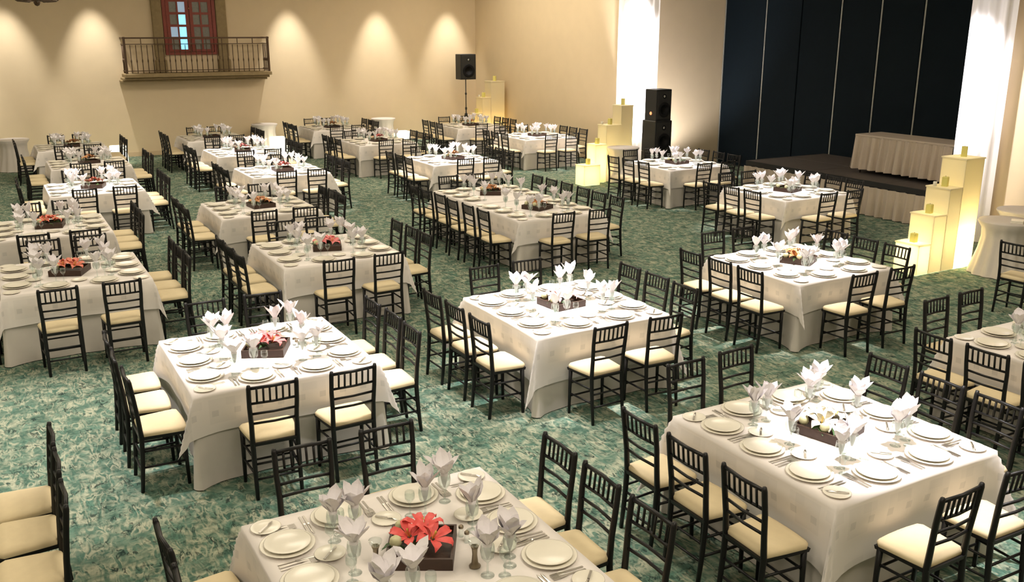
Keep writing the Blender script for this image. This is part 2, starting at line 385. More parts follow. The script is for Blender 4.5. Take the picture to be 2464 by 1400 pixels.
# ------------------------------------------------------------------ loudspeakers
def cabinet(name, label, loc, wx, wy, h, group=None, lamp=False, rz=0, front='-y'):
    t = thing(name, label, 'speaker', loc, rz, group)
    link('cabinet', MB().bbox(0, wx, 0, wy, 0, h, .012).mesh('cabinet', M_['black']), t)
    link('grille', MB().bbox(.03, wx - .03, -.012, -.0005, .04, h - .04, .004).mesh('grille', M_['grille']), t)
    c = MB().lathe([(.0, .012), (.035, .012), (.05, 0), (wx * .34, .022), (wx * .36, .022), (wx * .38, .014)], 18)
    c.xf(Matrix.Translation((wx / 2, -.013, h * .35)) @ Matrix.Rotation(PI / 2, 4, 'X'))
    link('woofer', c.mesh('woofer', M_['cone']), t)
    d = MB().lathe([(0, .02), (.02, .02), (.03, .004), (.05, .004)], 14).xf(Matrix.Translation((wx / 2, -.013, h * .78)) @ Matrix.Rotation(PI / 2, 4, 'X'))
    link('tweeter', d.mesh('tweeter', M_['strip']), t)
    if lamp:
        l = MB().lathe([(0, .014), (.03, .012), (.04, 0)], 10).xf(Matrix.Translation((0, wy * .45, .16)) @ Matrix.Rotation(-PI / 2, 4, 'Y'))
        link('indicator_lamp', l.mesh('indicator_lamp', M_['red']), t, label='small amber glowing spot')
    return t
cabinet('loudspeaker', 'black loudspeaker cabinet at the bottom of the stack by the white drape', (13.36, 17.05, 0), .50, .50, .70, 'loudspeakers stacked by the drape')
cabinet('loudspeaker', 'middle black loudspeaker cabinet of the stack by the white drape', (13.37, 17.06, .702), .48, .50, .71, 'loudspeakers stacked by the drape')
cabinet('loudspeaker', 'topmost black loudspeaker of the stack, with an amber spot', (13.40, 17.10, 1.414), .44, .42, .70, 'loudspeakers stacked by the drape', lamp=True)
ss = thing('speaker_stand', 'thin dark tripod stand under the loudspeaker near the room corner', 'stand', (13.63, 27.2, 0))
link('pole', MB().tube([(0, 0, .12), (0, 0, 1.0)], .019, 8).tube([(0, 0, 1.0), (0, 0, 1.9)], .014, 8).mesh('pole', M_['black']), ss)
link('collar', MB().lathe([(.02, .95), (.032, .96), (.032, 1.02), (.02, 1.03)], 10).lathe([(.02, 1.42), (.03, 1.43), (.03, 1.48), (.015, 1.49)], 10).mesh('collar', M_['black']), ss)
link('hub', MB().lathe([(.02, .62), (.05, .64), (.05, .82), (.02, .85)], 10).mesh('hub', M_['black']), ss)
for k in range(3):
    a = k * 2 * PI / 3 + .3
    link('tripod_leg', MB().tube([(.04 * math.cos(a), .04 * math.sin(a), .78), (.5 * math.cos(a), .5 * math.sin(a), .012)], .012, 6).tube([(.02 * math.cos(a), .02 * math.sin(a), .2), (.3 * math.cos(a), .3 * math.sin(a), .34)], .008, 5).mesh('tripod_leg', M_['black']), ss)
cabinet('loudspeaker', 'single black loudspeaker raised on the tripod stand near the corner', (13.36, 27.0, 1.905), .54, .38, .78)

# ------------------------------------------------------------------ stepped glowing pedestals with candles
def pedestals(ys, spans, tops, depth, where, lampz, lampx, power, col, steps=None):
    names = ('lowest', 'second-lowest', 'second-tallest', 'tallest')
    for i in range(4):
        (a, b), y = spans[i], ys[i]
        lab = f'{names[i]} cream glowing pedestal box {where}'
        t = thing('pedestal', lab, 'pedestal', (a, y, 0), 0, 'stepped pedestals ' + where)
        wv, z = b - a - .006, tops[i]
        sh = MB().box(0, wv, 0, .004, .004, z - .02).box(0, wv, depth - .004, depth, .004, z - .02).box(0, .004, .004, depth - .004, .004, z - .02).box(wv - .004, wv, .004, depth - .004, .004, z - .02)
        link('shell', sh.mesh('shell', M_['ped']), t)
        link('top_board', MB().bbox(-.012, wv + .012 if i == 3 else wv, -.012, depth + .012, z - .02, z, .004).mesh('top_board', M_['ped']), t)
        c = thing('pillar_candle', f'square yellow candle on the {names[i]} pedestal {where}', 'candle', (a + wv * .5, y + depth * .5, z + .001), .2 * i, 'candles ' + where)
        hgt = (.13, .13, .14, .15)[i]
        link('wax', MB().bbox(-.042, .042, -.042, .042, 0, hgt, .008).mesh('wax', M_['candle']), c)
        link('wick', MB().tube([(0, 0, hgt - .002), (.003, 0, hgt + .015)], .003, 5).mesh('wick', M_['black']), c)
        if i == 2:
            c2 = thing('pillar_candle', f'small pale candle at the rim of the second-tallest pedestal {where}', 'candle', (a + .05, y + depth * .75, z + .001), 0, 'candles ' + where)
            link('wax', MB().lathe([(.028, 0), (.028, .06), (.02, .065), (0, .06)], 10).mesh('wax', M_['china']), c2)
            link('wick', MB().tube([(0, 0, .058), (.003, 0, .075)], .003, 5).mesh('wick', M_['black']), c2)
    for lx, lz, pw, y in zip(lampx, lampz, power, ys):
        light('pedestal_lamp', 'POINT', (lx, y + depth / 2, lz), pw, col, shadow_soft_size=.05)
pedestals((8.42,) * 4, ((11.42, 11.68), (11.68, 11.96), (11.96, 12.24), (12.24, 12.66)), (.45, .85, 1.22, 1.63), .40, 'beside the round draped table', (.3, .4, .45, .3), (11.55, 11.82, 12.1, 12.42), (26, 50, 36, 90), (1, .95, .80))
pedestals((17.45, 17.7, 18.2, 18.26), ((11.71, 12.15), (12.18, 12.5), (12.82, 13.26), (13.28, 13.63)), (.46, .88, 1.25, 1.69), .36, 'next to the loudspeaker stack', (.25, .45, .6, .6), (11.9, 12.34, 13.04, 13.45), (26, 40, 26, 20), (1, .94, .74))
pedestals((25.75,) * 4, ((13.1, 13.28), (13.28, 13.47), (13.47, 13.77), (13.77, 14.25)), (.55, .95, 1.42, 1.90), .42, 'in the far room corner', (.3, .4, .5, .5), (13.19, 13.38, 13.62, 14.0), (14, 20, 26, 26), (1, .76, .36))

# ------------------------------------------------------------------ floor uplights at the drapes, one added for the recess wall, lanterns by the north wall
def uplight(x, y, aim, power, label, size=70):
    t = thing('floor_uplight', label, 'lamp', (x, y, 0))
    link('can', MB().lathe([(.0, .004), (.07, .004), (.08, .02), (.08, .16), (.07, .17), (.065, .12), (0, .12)], 14).mesh('can', M_['black']), t)
    link('lens', MB().lathe([(.062, .123), (.05, .128), (0, .13)], 14).mesh('lens', M_['plastic']), t)
    light('uplight_beam', 'SPOT', (x, y, .2), power, (1, .95, .95), aim=aim, spot_size=math.radians(size), spot_blend=.6, shadow_soft_size=.06)
uplight(13.75, 18.9, (14.25, 18.9, 3.0), 1500, 'black floor uplight hidden at the foot of the drape by the loudspeaker stack', 60)
uplight(13.5, 9.9, (14.25, 9.72, 3.2), 900, 'black floor uplight hidden at the foot of the drape behind the glowing pedestals', 36)
uplight(14.25, 18.0, (15.1, 19.1, 2.0), 300, 'added floor uplight brightening the recess wall behind the loudspeaker stack', 105)  # added lamp: lifts the recess wall that the drape lights leave dark
light('drape_fill_beam', 'SPOT', (12.4, 19.2, 5.3), 1900, (1, .95, .97), aim=(14.2, 18.9, 3.0), spot_size=math.radians(40), spot_blend=.5, shadow_soft_size=.1)  # added ceiling spot without a fixture, whitens this drape from above
light('drape_fill_beam', 'SPOT', (12.6, 10.3, 5.3), 1500, (1, .95, .97), aim=(14.2, 9.75, 2.6), spot_size=math.radians(27), spot_blend=.5, shadow_soft_size=.1)  # same added spot for the other drape, no fixture
for x, y, lab in ((3.05, 26.7, 'small glowing white lantern on the floor below the balcony'), (7.35, 26.75, 'glowing cream lantern on the floor beside the chairs by the wall'), (11.1, 26.5, 'glowing pale lantern near the table by the tripod speaker')):
    t = thing('paper_lantern', lab, 'lantern', (x, y, 0))
    link('lantern_shade', MB().bbox(-.2, .2, -.2, .2, .03, .46, .02).mesh('lantern_shade', M_['lantern']), t)
    link('lantern_base', MB().box(-.15, .15, -.15, .15, 0, .03).mesh('lantern_base', M_['plastic']), t)

# ------------------------------------------------------------------ chandelier (only its bottom hangs into view)
ch = thing('chandelier', 'dark iron chandelier whose scrolled bottom hangs in at the top edge', 'chandelier', (.88, 15, 0))
link('stem', MB().tube([(0, 0, 4.0), (0, 0, H)], .018, 8).mesh('stem', M_['iron']), ch)
link('finial', MB().lathe([(0, 3.73), (.03, 3.745), (.045, 3.78), (.02, 3.82), (.05, 3.86), (.03, 3.95), (.018, 4.0)], 12).mesh('finial', M_['iron']), ch)
for k in range(8):
    a = k * PI / 4
    pts = [(r * math.cos(a), r * math.sin(a), z) for r, z in ((.03, 3.83), (.13, 3.79), (.24, 3.80), (.33, 3.86), (.38, 3.96), (.36, 4.04))]
    arm = link('arm', MB().tube(pts, .011, 6).mesh('arm', M_['iron']), ch)
    link('candle_cup', MB().lathe([(.0, 4.03), (.03, 4.04), (.035, 4.07), (.015, 4.07), (.013, 4.16), (0, 4.17)], 8, c=(.36 * math.cos(a), .36 * math.sin(a), 0)).mesh('candle_cup', M_['china']), arm)
link('ring', MB().tube([(.25 * math.cos(t * PI / 12), .25 * math.sin(t * PI / 12), 3.81) for t in range(25)], .012, 6, cap=False).mesh('ring', M_['iron']), ch)

# ------------------------------------------------------------------ round draped cocktail tables
def round_cloth(R, h, flare, nf, amp, seed):
    rnd = random.Random(seed); n = nf * 6; mb = MB()
    ph = [rnd.uniform(0, 6) for _ in range(3)]
    V = [(0, 0, h)]
    rows = [(R * .6, h, 0), (R, h, 0), (R + .008, h - .02, 0)] + [(R + .01 + flare * t ** 1.3, h - .02 - (h - .03) * t, t) for t in (.12, .3, .55, .8, 1)]
    for r, z, t in rows:
        for k in range(n):
            a = 2 * PI * k / n
            d = amp * t * (math.sin(nf * a + ph[0]) + .5 * math.sin((nf // 2 + 1) * a + ph[1])) - .085 * math.sin(PI * t ** .6)
            V.append(((r + d) * math.cos(a), (r + d) * math.sin(a), z))
    F = [(0, 1 + k, 1 + (k + 1) % n) for k in range(n)]
    for j in range(len(rows) - 1):
        F += [(1 + (j + 1) * n + k, 1 + (j + 1) * n + (k + 1) % n, 1 + j * n + (k + 1) % n, 1 + j * n + k) for k in range(n)]
    return mb.add(V, F, 0, True)
for i, (x, y, lab) in enumerate(((.6, 26.55, 'round white-draped table at the left end of the balcony wall'), (7.15, 27.4, 'round white-draped table against the wall under the balcony'),
                                 (10.85, 27.4, 'round white-draped table below the bright wall wash'), (12.95, 17.70, 'round white-topped table before the pedestals by the loudspeakers'),
                                 (12.62, 7.93, 'round draped table beside the brightest pedestals, paper on it'), (13.6, 8.3, 'white draped table partly cut off at the right edge'))):
    t = thing('cocktail_table', lab, 'table', (x, y, 0), i * .7, 'round draped tables along the walls')
    link('tablecloth', round_cloth(.37, .785, .05, 14, .018, i).mesh('tablecloth', M_['cloth']), t)
    link('pedestal_base', MB().lathe([(.25, .004), (.25, .02), (.03, .04), (.03, .75), (.34, .755), (.34, .775)], 14).mesh('pedestal_base', M_['black']), t)
fp = thing('folded_napkins', 'low flat stack of pale napkins on the round table by the pedestals', 'napkins', (12.58, 7.75, .787), .5)
for k in range(3): link('napkin', MB().bbox(-.1 + .004 * k, .1 - .004 * k, -.08, .08, .012 * k, .012 * k + .011, .003).mesh('napkin', M_['china']), fp)

# ------------------------------------------------------------------ chair meshes (origin on the floor below the seat centre, facing +y)
def back_y(z): return -.150 - .045 * (max(0, z - .45) / .47) ** 1.3 - .035 * (max(0, .45 - z) / .45) ** 1.4
def post_mb(s): 
    zs = (.0, .15, .3, .45, .6, .75, .9, .925)
    return MB().tube([(s * (.168 + .008 * (z > .6)), back_y(z), z) for z in zs], [.015, .017, .019, .020, .019, .018, .018, .013], 6)
def rail_mb(z, r, bow=.012): return MB().tube([(-.165, back_y(z), z), (0, back_y(z) - bow, z), (.165, back_y(z), z)], r, 5)
def fleg_mb(s): return MB().tube([(s * .188, .158, 0), (s * .186, .154, .25), (s * .183, .15, .44)], [.014, .017, .020], 6)
def seat_frame_mb(): return MB().add([(-.2, .175, .425), (.2, .175, .425), (.175, -.165, .425), (-.175, -.165, .425), (-.205, .18, .45), (.205, .18, .45), (.178, -.168, .45), (-.178, -.168, .45)],
        [(3, 2, 1, 0), (4, 5, 6, 7), (0, 1, 5, 4), (1, 2, 6, 5), (2, 3, 7, 6), (3, 0, 4, 7)])
def cushion_mb():
    out = [(-.18, .178), (-.09, .186), (0, .188), (.09, .186), (.18, .178), (.203, .15), (.19, 0), (.175, -.13), (.15, -.15), (-.15, -.15), (-.175, -.13), (-.19, 0), (-.203, .15)]
    n = len(out); V = []
    for k, z in ((1, .451), (1.015, .47), (.96, .487), (.7, .497)): V += [(x * k, y * k, z) for x, y in out]
    V.append((0, .02, .499)); F = []
    for j in range(3): F += [(j * n + i, (j * n) + (i + 1) % n, (j + 1) * n + (i + 1) % n, (j + 1) * n + i) for i in range(n)]
    F += [(3 * n + (i + 1) % n, 4 * n, 3 * n + i) for i in range(n)]
    F = [tuple(reversed(f)) for f in F]
    mb = MB().add(V, F, 0, True); mb.f = [tuple(reversed(f)) for f in mb.f]; return mb
SPX = [-.12 + .048 * i for i in range(6)]
def spindle_mb(x): return MB().tube([(x, back_y(.78) - .009, .775), (x, back_y(.9) - .009, .9)], .0085, 5)
STR = [((-.187, .156, .30), (.187, .156, .30)), ((-.188, .157, .17), (.188, .157, .17)), ((-.165, back_y(.28), .28), (.165, back_y(.28), .28)), ((-.165, back_y(.16), .16), (.165, back_y(.16), .16))]
for s in (-1, 1): STR += [((s * .186, .154, .33), (s * .168, back_y(.33), .33)), ((s * .187, .156, .20), (s * .168, back_y(.2), .2)), ]
W = M_['wood']
C_ = dict(seat_cushion=[cushion_mb().mesh('seat_cushion', M_['cushion'])], seat_frame=[seat_frame_mb().mesh('seat_frame', W)],
          back_post=[post_mb(s).mesh('back_post', W) for s in (-1, 1)], front_leg=[fleg_mb(s).mesh('front_leg', W) for s in (-1, 1)],
          top_rail=[rail_mb(.9, .013).mesh('top_rail', W)], back_rail=[rail_mb(z, .0105).mesh('back_rail', W) for z in (.775, .69, .61)],
          spindle=[spindle_mb(x).mesh('spindle', W) for x in SPX],
          stretcher=[MB().tube([a, b], .0095, 5).mesh('stretcher', W) for a, b in STR])
far = MB()
for mb in [seat_frame_mb()] + [post_mb(s) for s in (-1, 1)] + [fleg_mb(s) for s in (-1, 1)] + [rail_mb(z, .0115) for z in (.9, .775, .69, .61)] + [spindle_mb(x) for x in SPX] + [MB().tube([a, b], .0095, 5) for a, b in STR]:
    far.add(mb.v, mb.f, 0, True)
FAR = far.mesh('chair_frame', W)
def chair(x, y, rz, label, group, near):
    t = thing('dining_chair', label, 'chair', (x, y, 0), rz, group)
    if near:
        for nm, ms in C_.items():
            for me in ms:
                link(nm, me, t, label='cream padded seat cushion' if nm == 'seat_cushion' else None)
    else:
        link('seat_cushion', C_['seat_cushion'][0], t, label='cream padded seat cushion'); link('chair_frame', FAR, t)
    return t

# ------------------------------------------------------------------ cloths
S, ZT = 1.49, .755
FLARE = .08
def drape_cloth(drop, rnd_corner, prot, inset, amp, wl, ztop, seed, out, n=20, m=7):
    """square cloth over a square table: flat top, sides that fall, corners that fold out in a hanging tail"""
    rd = random.Random(seed); h = S / 2; mb = MB(); uv = []
    inner = [-h + S * i / n for i in range(n + 1)]
    outer = [drop * (j / m) for j in range(1, m + 1)]
    cs = [-h - d for d in reversed(outer)] + inner + [h + d for d in outer]
    ph = [rd.uniform(0, 6.28) for _ in range(8)]
    cp = [prot * (1 if rnd_corner else rd.uniform(.8, 1.2)) for _ in range(4)]; lean = [math.radians(rd.choice((14, 24, 66, 76))) for _ in range(4)]; lean[0] = math.radians(20)
    N = len(cs); V = []
    for v in cs:
        for u in cs:
            ex, ey = max(abs(u) - h, 0), max(abs(v) - h, 0)
            sx, sy = (1 if u > 0 else -1), (1 if v > 0 else -1)
            x, y, z = max(-h, min(h, u)), max(-h, min(h, v)), ztop
            if ex > 0 or ey > 0:
                if ex > 0 and ey > 0:
                    r = math.hypot(ex, ey); q = math.atan2(ey, ex) / (PI / 2)
                    if rnd_corner: r = max(ex, ey)
                    k = cp[(sx > 0) + 2 * (sy > 0)]
                    if rnd_corner:                       # floor cloth: the corner opens as a smooth cone
                        p = k * r
                        x += sx * (p + out) * math.cos(q * PI / 2); y += sy * (p + out) * math.sin(q * PI / 2)
                        z -= r * math.sqrt(1 - k * k)
                    else:                                # square overlay: the corner hangs in three pleats
                        tri = 1 - abs(2 * q - 1); fi = lean[(sx > 0) + 2 * (sy > 0)]
                        w_ = .8 * tri ** .75 + .2 * math.sin(3 * PI * q) ** 2
                        p = k * r * w_; b0 = FLARE * r + out * min(1, r / .1)
                        x += sx * (p * math.cos(fi) + b0 * math.cos(q * PI / 2)); y += sy * (p * math.sin(fi) + b0 * math.sin(q * PI / 2))
                        z -= r * math.sqrt(max(.2, 1 - (k * w_) ** 2))
                else:
                    d = ex or ey; along = y if ex else x; side = (0 if sx > 0 else 1) if ex else (2 if sy > 0 else 3)
                    fall = min(1, d / .12)
                    edge = 1 - (abs(along) / h) ** 4
                    o_ = out * fall + amp * (d / drop) * math.sin(2 * PI * along / wl + ph[side]) * edge
                    o_ -= inset * edge * min(1, d / .3)
                    o_ += FLARE * d * (abs(along) / h) ** 6
                    if ex: x += sx * o_
                    else: y += sy * o_
                    z -= d - .004 * (1 - fall)
                    z += .008 * math.sin(5 * along + ph[side + 2]) * (d / drop) * (0 if rnd_corner else 1)
            V.append((x, y, max(z, .006))); uv.append((u, v))
    F = [(j * N + i, j * N + i + 1, (j + 1) * N + i + 1, (j + 1) * N + i) for j in range(N - 1) for i in range(N - 1)]
    mb.add(V, F, 0, True); mb.uv = uv
    return mb
UND = [drape_cloth(ZT - .008, True, FLARE, .055, .008, .42, ZT, 10 + i, .001).mesh('tablecloth', M_['cloth']) for i in range(3)]
OVR = [drape_cloth((.33, .36, .34)[i], False, .28, .04, .004, .5, ZT + .004, 20 + i, .018, 20, 10).mesh('overlay_cloth', M_['overlay']) for i in range(3)]
OVL = drape_cloth(.46, False, .27, .04, .004, .5, ZT + .004, 31, .018, 20, 12).mesh('overlay_cloth', M_['overlay'])
TT = MB().box(-S / 2 + .006, S / 2 - .006, -S / 2 + .006, S / 2 - .006, ZT - .03, ZT - .002).mesh('tabletop', M_['box'])
TL = MB().tube([(0, 0, 0), (0, 0, ZT - .03)], .02, 6).mesh('leg', M_['steel'])
ZP = ZT + .005

# ------------------------------------------------------------------ tableware
charger = MB().lathe([(0, .004), (.085, .0), (.10, .004), (.145, .014), (.148, .017), (.143, .018), (.10, .009), (0, .008)], 28).mesh('charger', M_['china'])
dinner = MB().lathe([(0, .004), (.07, 0), (.085, .005), (.122, .016), (.125, .019), (.12, .02), (.085, .010), (0, .009)], 28).mesh('dinner_plate', M_['china'])
bread = MB().lathe([(0, .003), (.045, 0), (.055, .003), (.082, .011), (.084, .013), (.08, .014), (.055, .007), (0, .006)], 20).mesh('bread_plate', M_['china'])
goblet = MB().lathe([(.036, 0), (.034, .003), (.006, .008), (.005, .07), (.012, .08), (.033, .105), (.038, .14), (.034, .175), (.0335, .175), (.037, .14), (.031, .106), (0, .086)], 14).mesh('goblet', M_['glass'])
wine = MB().lathe([(.033, 0), (.031, .003), (.005, .007), (.004, .075), (.010, .085), (.028, .108), (.029, .13), (.026, .152), (.0255, .152), (.028, .13), (.026, .109), (0, .09)], 14).mesh('wine_glass', M_['glass'])
knife = MB().add([(-.006, 0, 0), (.006, 0, 0), (.008, .09, 0), (.010, .10, 0), (.010, .19, 0), (.002, .215, 0), (-.006, .19, 0), (-.006, .10, 0), (-.008, .09, 0)] +
                 [(-.005, 0, .005), (.005, 0, .005), (.007, .09, .005), (.009, .10, .002), (.009, .19, .002), (.002, .213, .002), (-.005, .19, .002), (-.005, .10, .002), (-.007, .09, .005)],
                 [tuple(range(9, 18))] + [(i, (i + 1) % 9, 9 + (i + 1) % 9, 9 + i) for i in range(9)]).mesh('table_knife', M_['steel'])
fk = MB().add([(-.006, 0, .001), (.006, 0, .001), (.004, .10, .004), (.012, .13, .006), (.013, .155, .004), (-.013, .155, .004), (-.012, .13, .006), (-.004, .10, .004)], [tuple(range(8))])
fk.add([(p[0], p[1], p[2] + .003) for p in fk.v], [tuple(range(8))] )
fk.f += [(i, (i + 1) % 8, 8 + (i + 1) % 8, 8 + i) for i in range(8)]; fk.m += [0] * 8; fk.sm += [False] * 8
for q in range(4): fk.box(-.0125 + q * .0068, -.0085 + q * .0068, .154, .195, .004, .007)
fork = fk.mesh('table_fork', M_['steel'])
butter = MB().box(-.006, .006, -.07, .0, .014, .018).add([(-.006, 0, .014), (.006, 0, .014), (.010, .05, .014), (.002, .07, .014), (-.006, .05, .014), (0, .03, .019)], [(0, 1, 5), (1, 2, 5), (2, 3, 5), (3, 4, 5), (4, 0, 5), (4, 3, 2, 1, 0)]).mesh('butter_knife', M_['steel'])
shaker = MB().lathe([(.016, 0), (.017, .01), (.012, .045), (.013, .05)], 10).mesh('shaker_body', M_['glass'])
shtop = MB().lathe([(.014, .05), (.014, .062), (.006, .07), (0, .07)], 10).mesh('shaker_cap', M_['pewter'])
budv = MB().lathe([(.03, 0), (.031, .006), (.018, .02), (.013, .07), (.015, .10), (.022, .118), (.019, .118), (0, .10)], 12).mesh('vase_body', M_['pewter'])
bowl = MB().lathe([(.006, .112), (.03, .13), (.036, .15), (.034, .15), (.0, .118)], 12).mesh('glass_cup', M_['glass'])
def napkin_mb(seed, npet):
    """napkin folded into pointed petals rising from a pleated stem"""
    rd = random.Random(seed); mb = MB()
    mb.lathe([(.006, .0), (.015, .03), (.022, .07), (.024, .088), (.01, .10)], 8)
    for k in range(npet):
        a = 2 * PI * k / npet + rd.uniform(-.3, .3); til = rd.uniform(.22, .75); L_ = rd.uniform(.10, .16); wd = rd.uniform(.034, .048)
        dx, dy = math.cos(a), math.sin(a); px, py = -dy, dx
        def P(t, s, lift=0):
            r = .008 + L_ * t * math.sin(til * (.5 + .7 * t)); z = .084 + L_ * t * math.cos(til * (.4 + .5 * t))
            return (dx * (r - lift) + px * s, dy * (r - lift) + py * s, z + lift * .3)
        V = [P(0, -.012), P(0, 0, -.004), P(0, .012), P(.45, -wd), P(.45, 0, -.014), P(.45, wd), P(.78, -wd * .75), P(.78, 0, -.012), P(.78, wd * .75), P(1, 0)]
        mb.add(V, [(0, 1, 4, 3), (1, 2, 5, 4), (3, 4, 7, 6), (4, 5, 8, 7), (6, 7, 9), (7, 8, 9)], 0, False)
    return mb
NAP = [napkin_mb(40 + i, (8, 9, 7, 8)[i]).mesh('napkin', M_['napkin']) for i in range(4)]
# flowers
def petal_mb(L_, wd):
    P = lambda t, s: (s * wd * math.sin(PI * min(.98, t * .92 + .08)), .012 + L_ * math.sin(1.35 * t) * .78, .01 + L_ * (.75 * t - .62 * t * t * t) + abs(s) * .008)
    rows = (0, .3, .6, .85); V = [P(t, s) for t in rows for s in (-1, 0, 1)] + [(0, P(1, 0)[1], P(1, 0)[2] - .004)]
    F = [(3 * j + i, 3 * j + i + 1, 3 * j + i + 4, 3 * j + i + 3) for j in range(3) for i in range(2)] + [(9, 10, 12), (10, 11, 12)]
    return MB().add(V, F, 0, True)
PET = {k: petal_mb(.135, .03).mesh('petal', m) for k, m in LILY.items()}
STA = MB().tube([(0, 0, 0), (0, 0, .05), (.004, .003, .065)], [.004, .003, .006], 5).tube([(0, .002, 0), (.014, .01, .05)], .002, 4).tube([(0, 0, 0), (-.014, .008, .05)], .002, 4).mesh('stamen', M_['stamen'])
LYM = {}
for k in LILY:
    mb = MB()
    for q in range(6):
        p = petal_mb(.135, .03); p.xf(Matrix.Rotation(q * PI / 3, 4, 'Z')); mb.add(p.v, p.f, 0, True)
    LYM[k] = mb.mesh('lily', LILY[k])
LF = MB().add([(0, 0, 0), (.018, .05, .02), (0, .05, .012), (-.018, .05, .02), (.014, .10, .018), (0, .10, .012), (-.014, .10, .018), (0, .14, -.004)],
              [(0, 1, 2), (0, 2, 3), (1, 4, 5, 2), (2, 5, 6, 3), (4, 7, 5), (5, 7, 6)], 0, True).mesh('leaf', M_['leaf'])
BUD = MB().lathe([(0, 0), (.022, .01), (.034, .03), (.03, .055), (.016, .066), (.01, .058), (0, .062)], 10).mesh('rose', M_['bud'])
bx = MB(); q, t_, hb = .175, .014, .065
bx.box(-q, q, -q, -q + t_, 0, hb).box(-q, q, q - t_, q, 0, hb).box(-q, -q + t_, -q + t_, q - t_, 0, hb).box(q - t_, q, -q + t_, q - t_, 0, hb).box(-q + t_, q - t_, -q + t_, q - t_, .004, .03)
BOX = bx.mesh('box', M_['box'])
def flower_box(x, y, rz, colour, phrase, near, lab):
    t = thing('flower_box', lab, 'flowers', (x, y, ZP), rz, 'flower boxes on the tables')
    link('box', BOX, t, label='dark square wooden tray')
    rd = random.Random(int(x * 97 + y * 13))
    for i in range(5 if near else 3):
        link('leaf', LF, t, (rd.uniform(-.1, .06), rd.uniform(-.1, .06), .05), rd.uniform(0, 6.28))
    if colour:
        spots = ((-.06, .02, .07, .15, -.3), (.055, -.01, .075, .25, .3), (.0, .085, .085, -.1, .05)) if near else ((-.03, .0, .09, -.3, -.2), (.06, .05, .09, -.2, .4))
        for (a, b, z, tx, ty) in spots:
            l = link('lily', None if near else LYM[colour], t, (a, b, z)); l.rotation_euler = (tx, ty, rd.uniform(0, 1))
            if near:
                for k in range(6):
                    link('petal', PET[colour], l, rz=k * PI / 3)
            link('stamen', STA, l)
    for a, b in ((-.12, .12), (-.13, -.04)) if near else ((-.1, .06),):
        link('rose', BUD, t, (a, b, .05))

# ------------------------------------------------------------------ the dining tables
SIDES = dict(w=[(-1.178, -.42), (-1.178, .07), (-1.178, .57)], s=[(-.24, -1.175), (.36, -1.175)], e=[(1.19, -.44), (1.19, .03), (1.19, .51)], n=[(-.22, 1.27), (.33, 1.29)])
PLATES = dict(w=[(-.58, -.38), (-.58, .03), (-.58, .415)], s=[(-.22, -.585), (.27, -.585)], e=[(.58, -.36), (.58, .04), (.58, .415)], n=[(-.25, .58), (.22, .58)])
BREAD = dict(w=[(-.41, -.18), (-.41, .22), (-.635, .645)], s=[(-.635, -.645), (.025, -.41)], e=[(.635, -.645), (.41, -.15), (.41, .23)], n=[(-.015, .41), (.635, .645)])
SN = dict(w='window', s='near', e='stage', n='balcony')
SW = dict(w='away-from-stage side', s='camera side', e='stage side', n='balcony-wall side')
ROT = dict(w=-PI / 2, s=0, e=PI / 2, n=PI)
SEAT3, SEAT2 = ('near', 'middle', 'far'), ('left', 'right')
T = {   # x, y, phrase, sides' chair distance tweaks, detail level, lily colour, box rotation
 'N': (1.70, 4.01, 'frontmost table with red lilies', {}, 2, 'red', -.513),
 'B': (4.76, 4.04, 'large bright table before the camera', {}, 2, 'white', .25),
 'O': (8.02, 4.23, 'dim table at the right edge', {}, 1, 'white', .2),
 'A': (1.85, 7.59, 'bright table with pink lilies', {}, 2, 'pink', -.45),
 'C': (4.82, 7.51, 'brightest table mid-room', {}, 2, 'pale', .1),
 'D': (8.22, 7.66, 'table facing the round draped table', {}, 1, 'orange', .5),
 'I': (.67, 11.36, 'first table of the left column', {'s': -1.30}, 1, 'coral', -.4),
 'F': (3.56, 11.09, 'first table of the balcony column', {'s': -1.22}, 1, 'pink', -.3),
 'E': (7.28, 12.13, 'near half of the long table', {}, 1, 'orange', .4),
 'J': (.62, 14.30, 'second table of the left column', {'s': -1.25}, 1, 'coral', -.2),
 'G': (3.60, 14.40, 'second table of the balcony column', {'s': -1.2}, 1, 'orange', .1),
 'Z': (7.32, 13.66, 'far half of the long table', {}, 1, 'orange', -.5),
 'P': (11.86, 11.47, 'table in front of the stage', {}, 1, None, .3),
 'Q': (12.39, 15.08, 'table below the loudspeaker stack', {}, 1, None, .1),
 'K': (1.55, 17.70, 'third table of the left column', {}, 0, 'coral', -.3),
 'H': (5.00, 18.10, 'third table of the balcony column', {}, 0, 'pink', .0),
 'R': (8.65, 18.00, 'bright table left of the pedestals', {}, 0, 'orange', .3),
 'L': (1.80, 21.10, 'fourth table of the left column', {}, 0, 'orange', .2),
 'X': (5.10, 21.50, 'fourth table of the balcony column', {}, 0, 'pink', -.2),
 'V': (8.50, 21.90, 'table behind the bright far table', {}, 0, 'pink', .1),
 'S': (12.55, 21.00, 'table behind the low pedestal boxes', {}, 0, None, .2),
 'M': (1.75, 24.40, 'fifth table of the left column', {}, 0, 'orange', -.1),
 'Y': (5.10, 24.75, 'fifth table of the balcony column', {}, 0, None, .1),
 'W': (8.60, 25.70, 'last table below the wall lights', {}, 0, 'orange', .1),
 'U': (12.30, 24.30, 'last table by the tripod speaker', {}, 0, 'orange', .1),
}
SKIP = {('E', 'n'), ('Z', 's')}
ti = 0
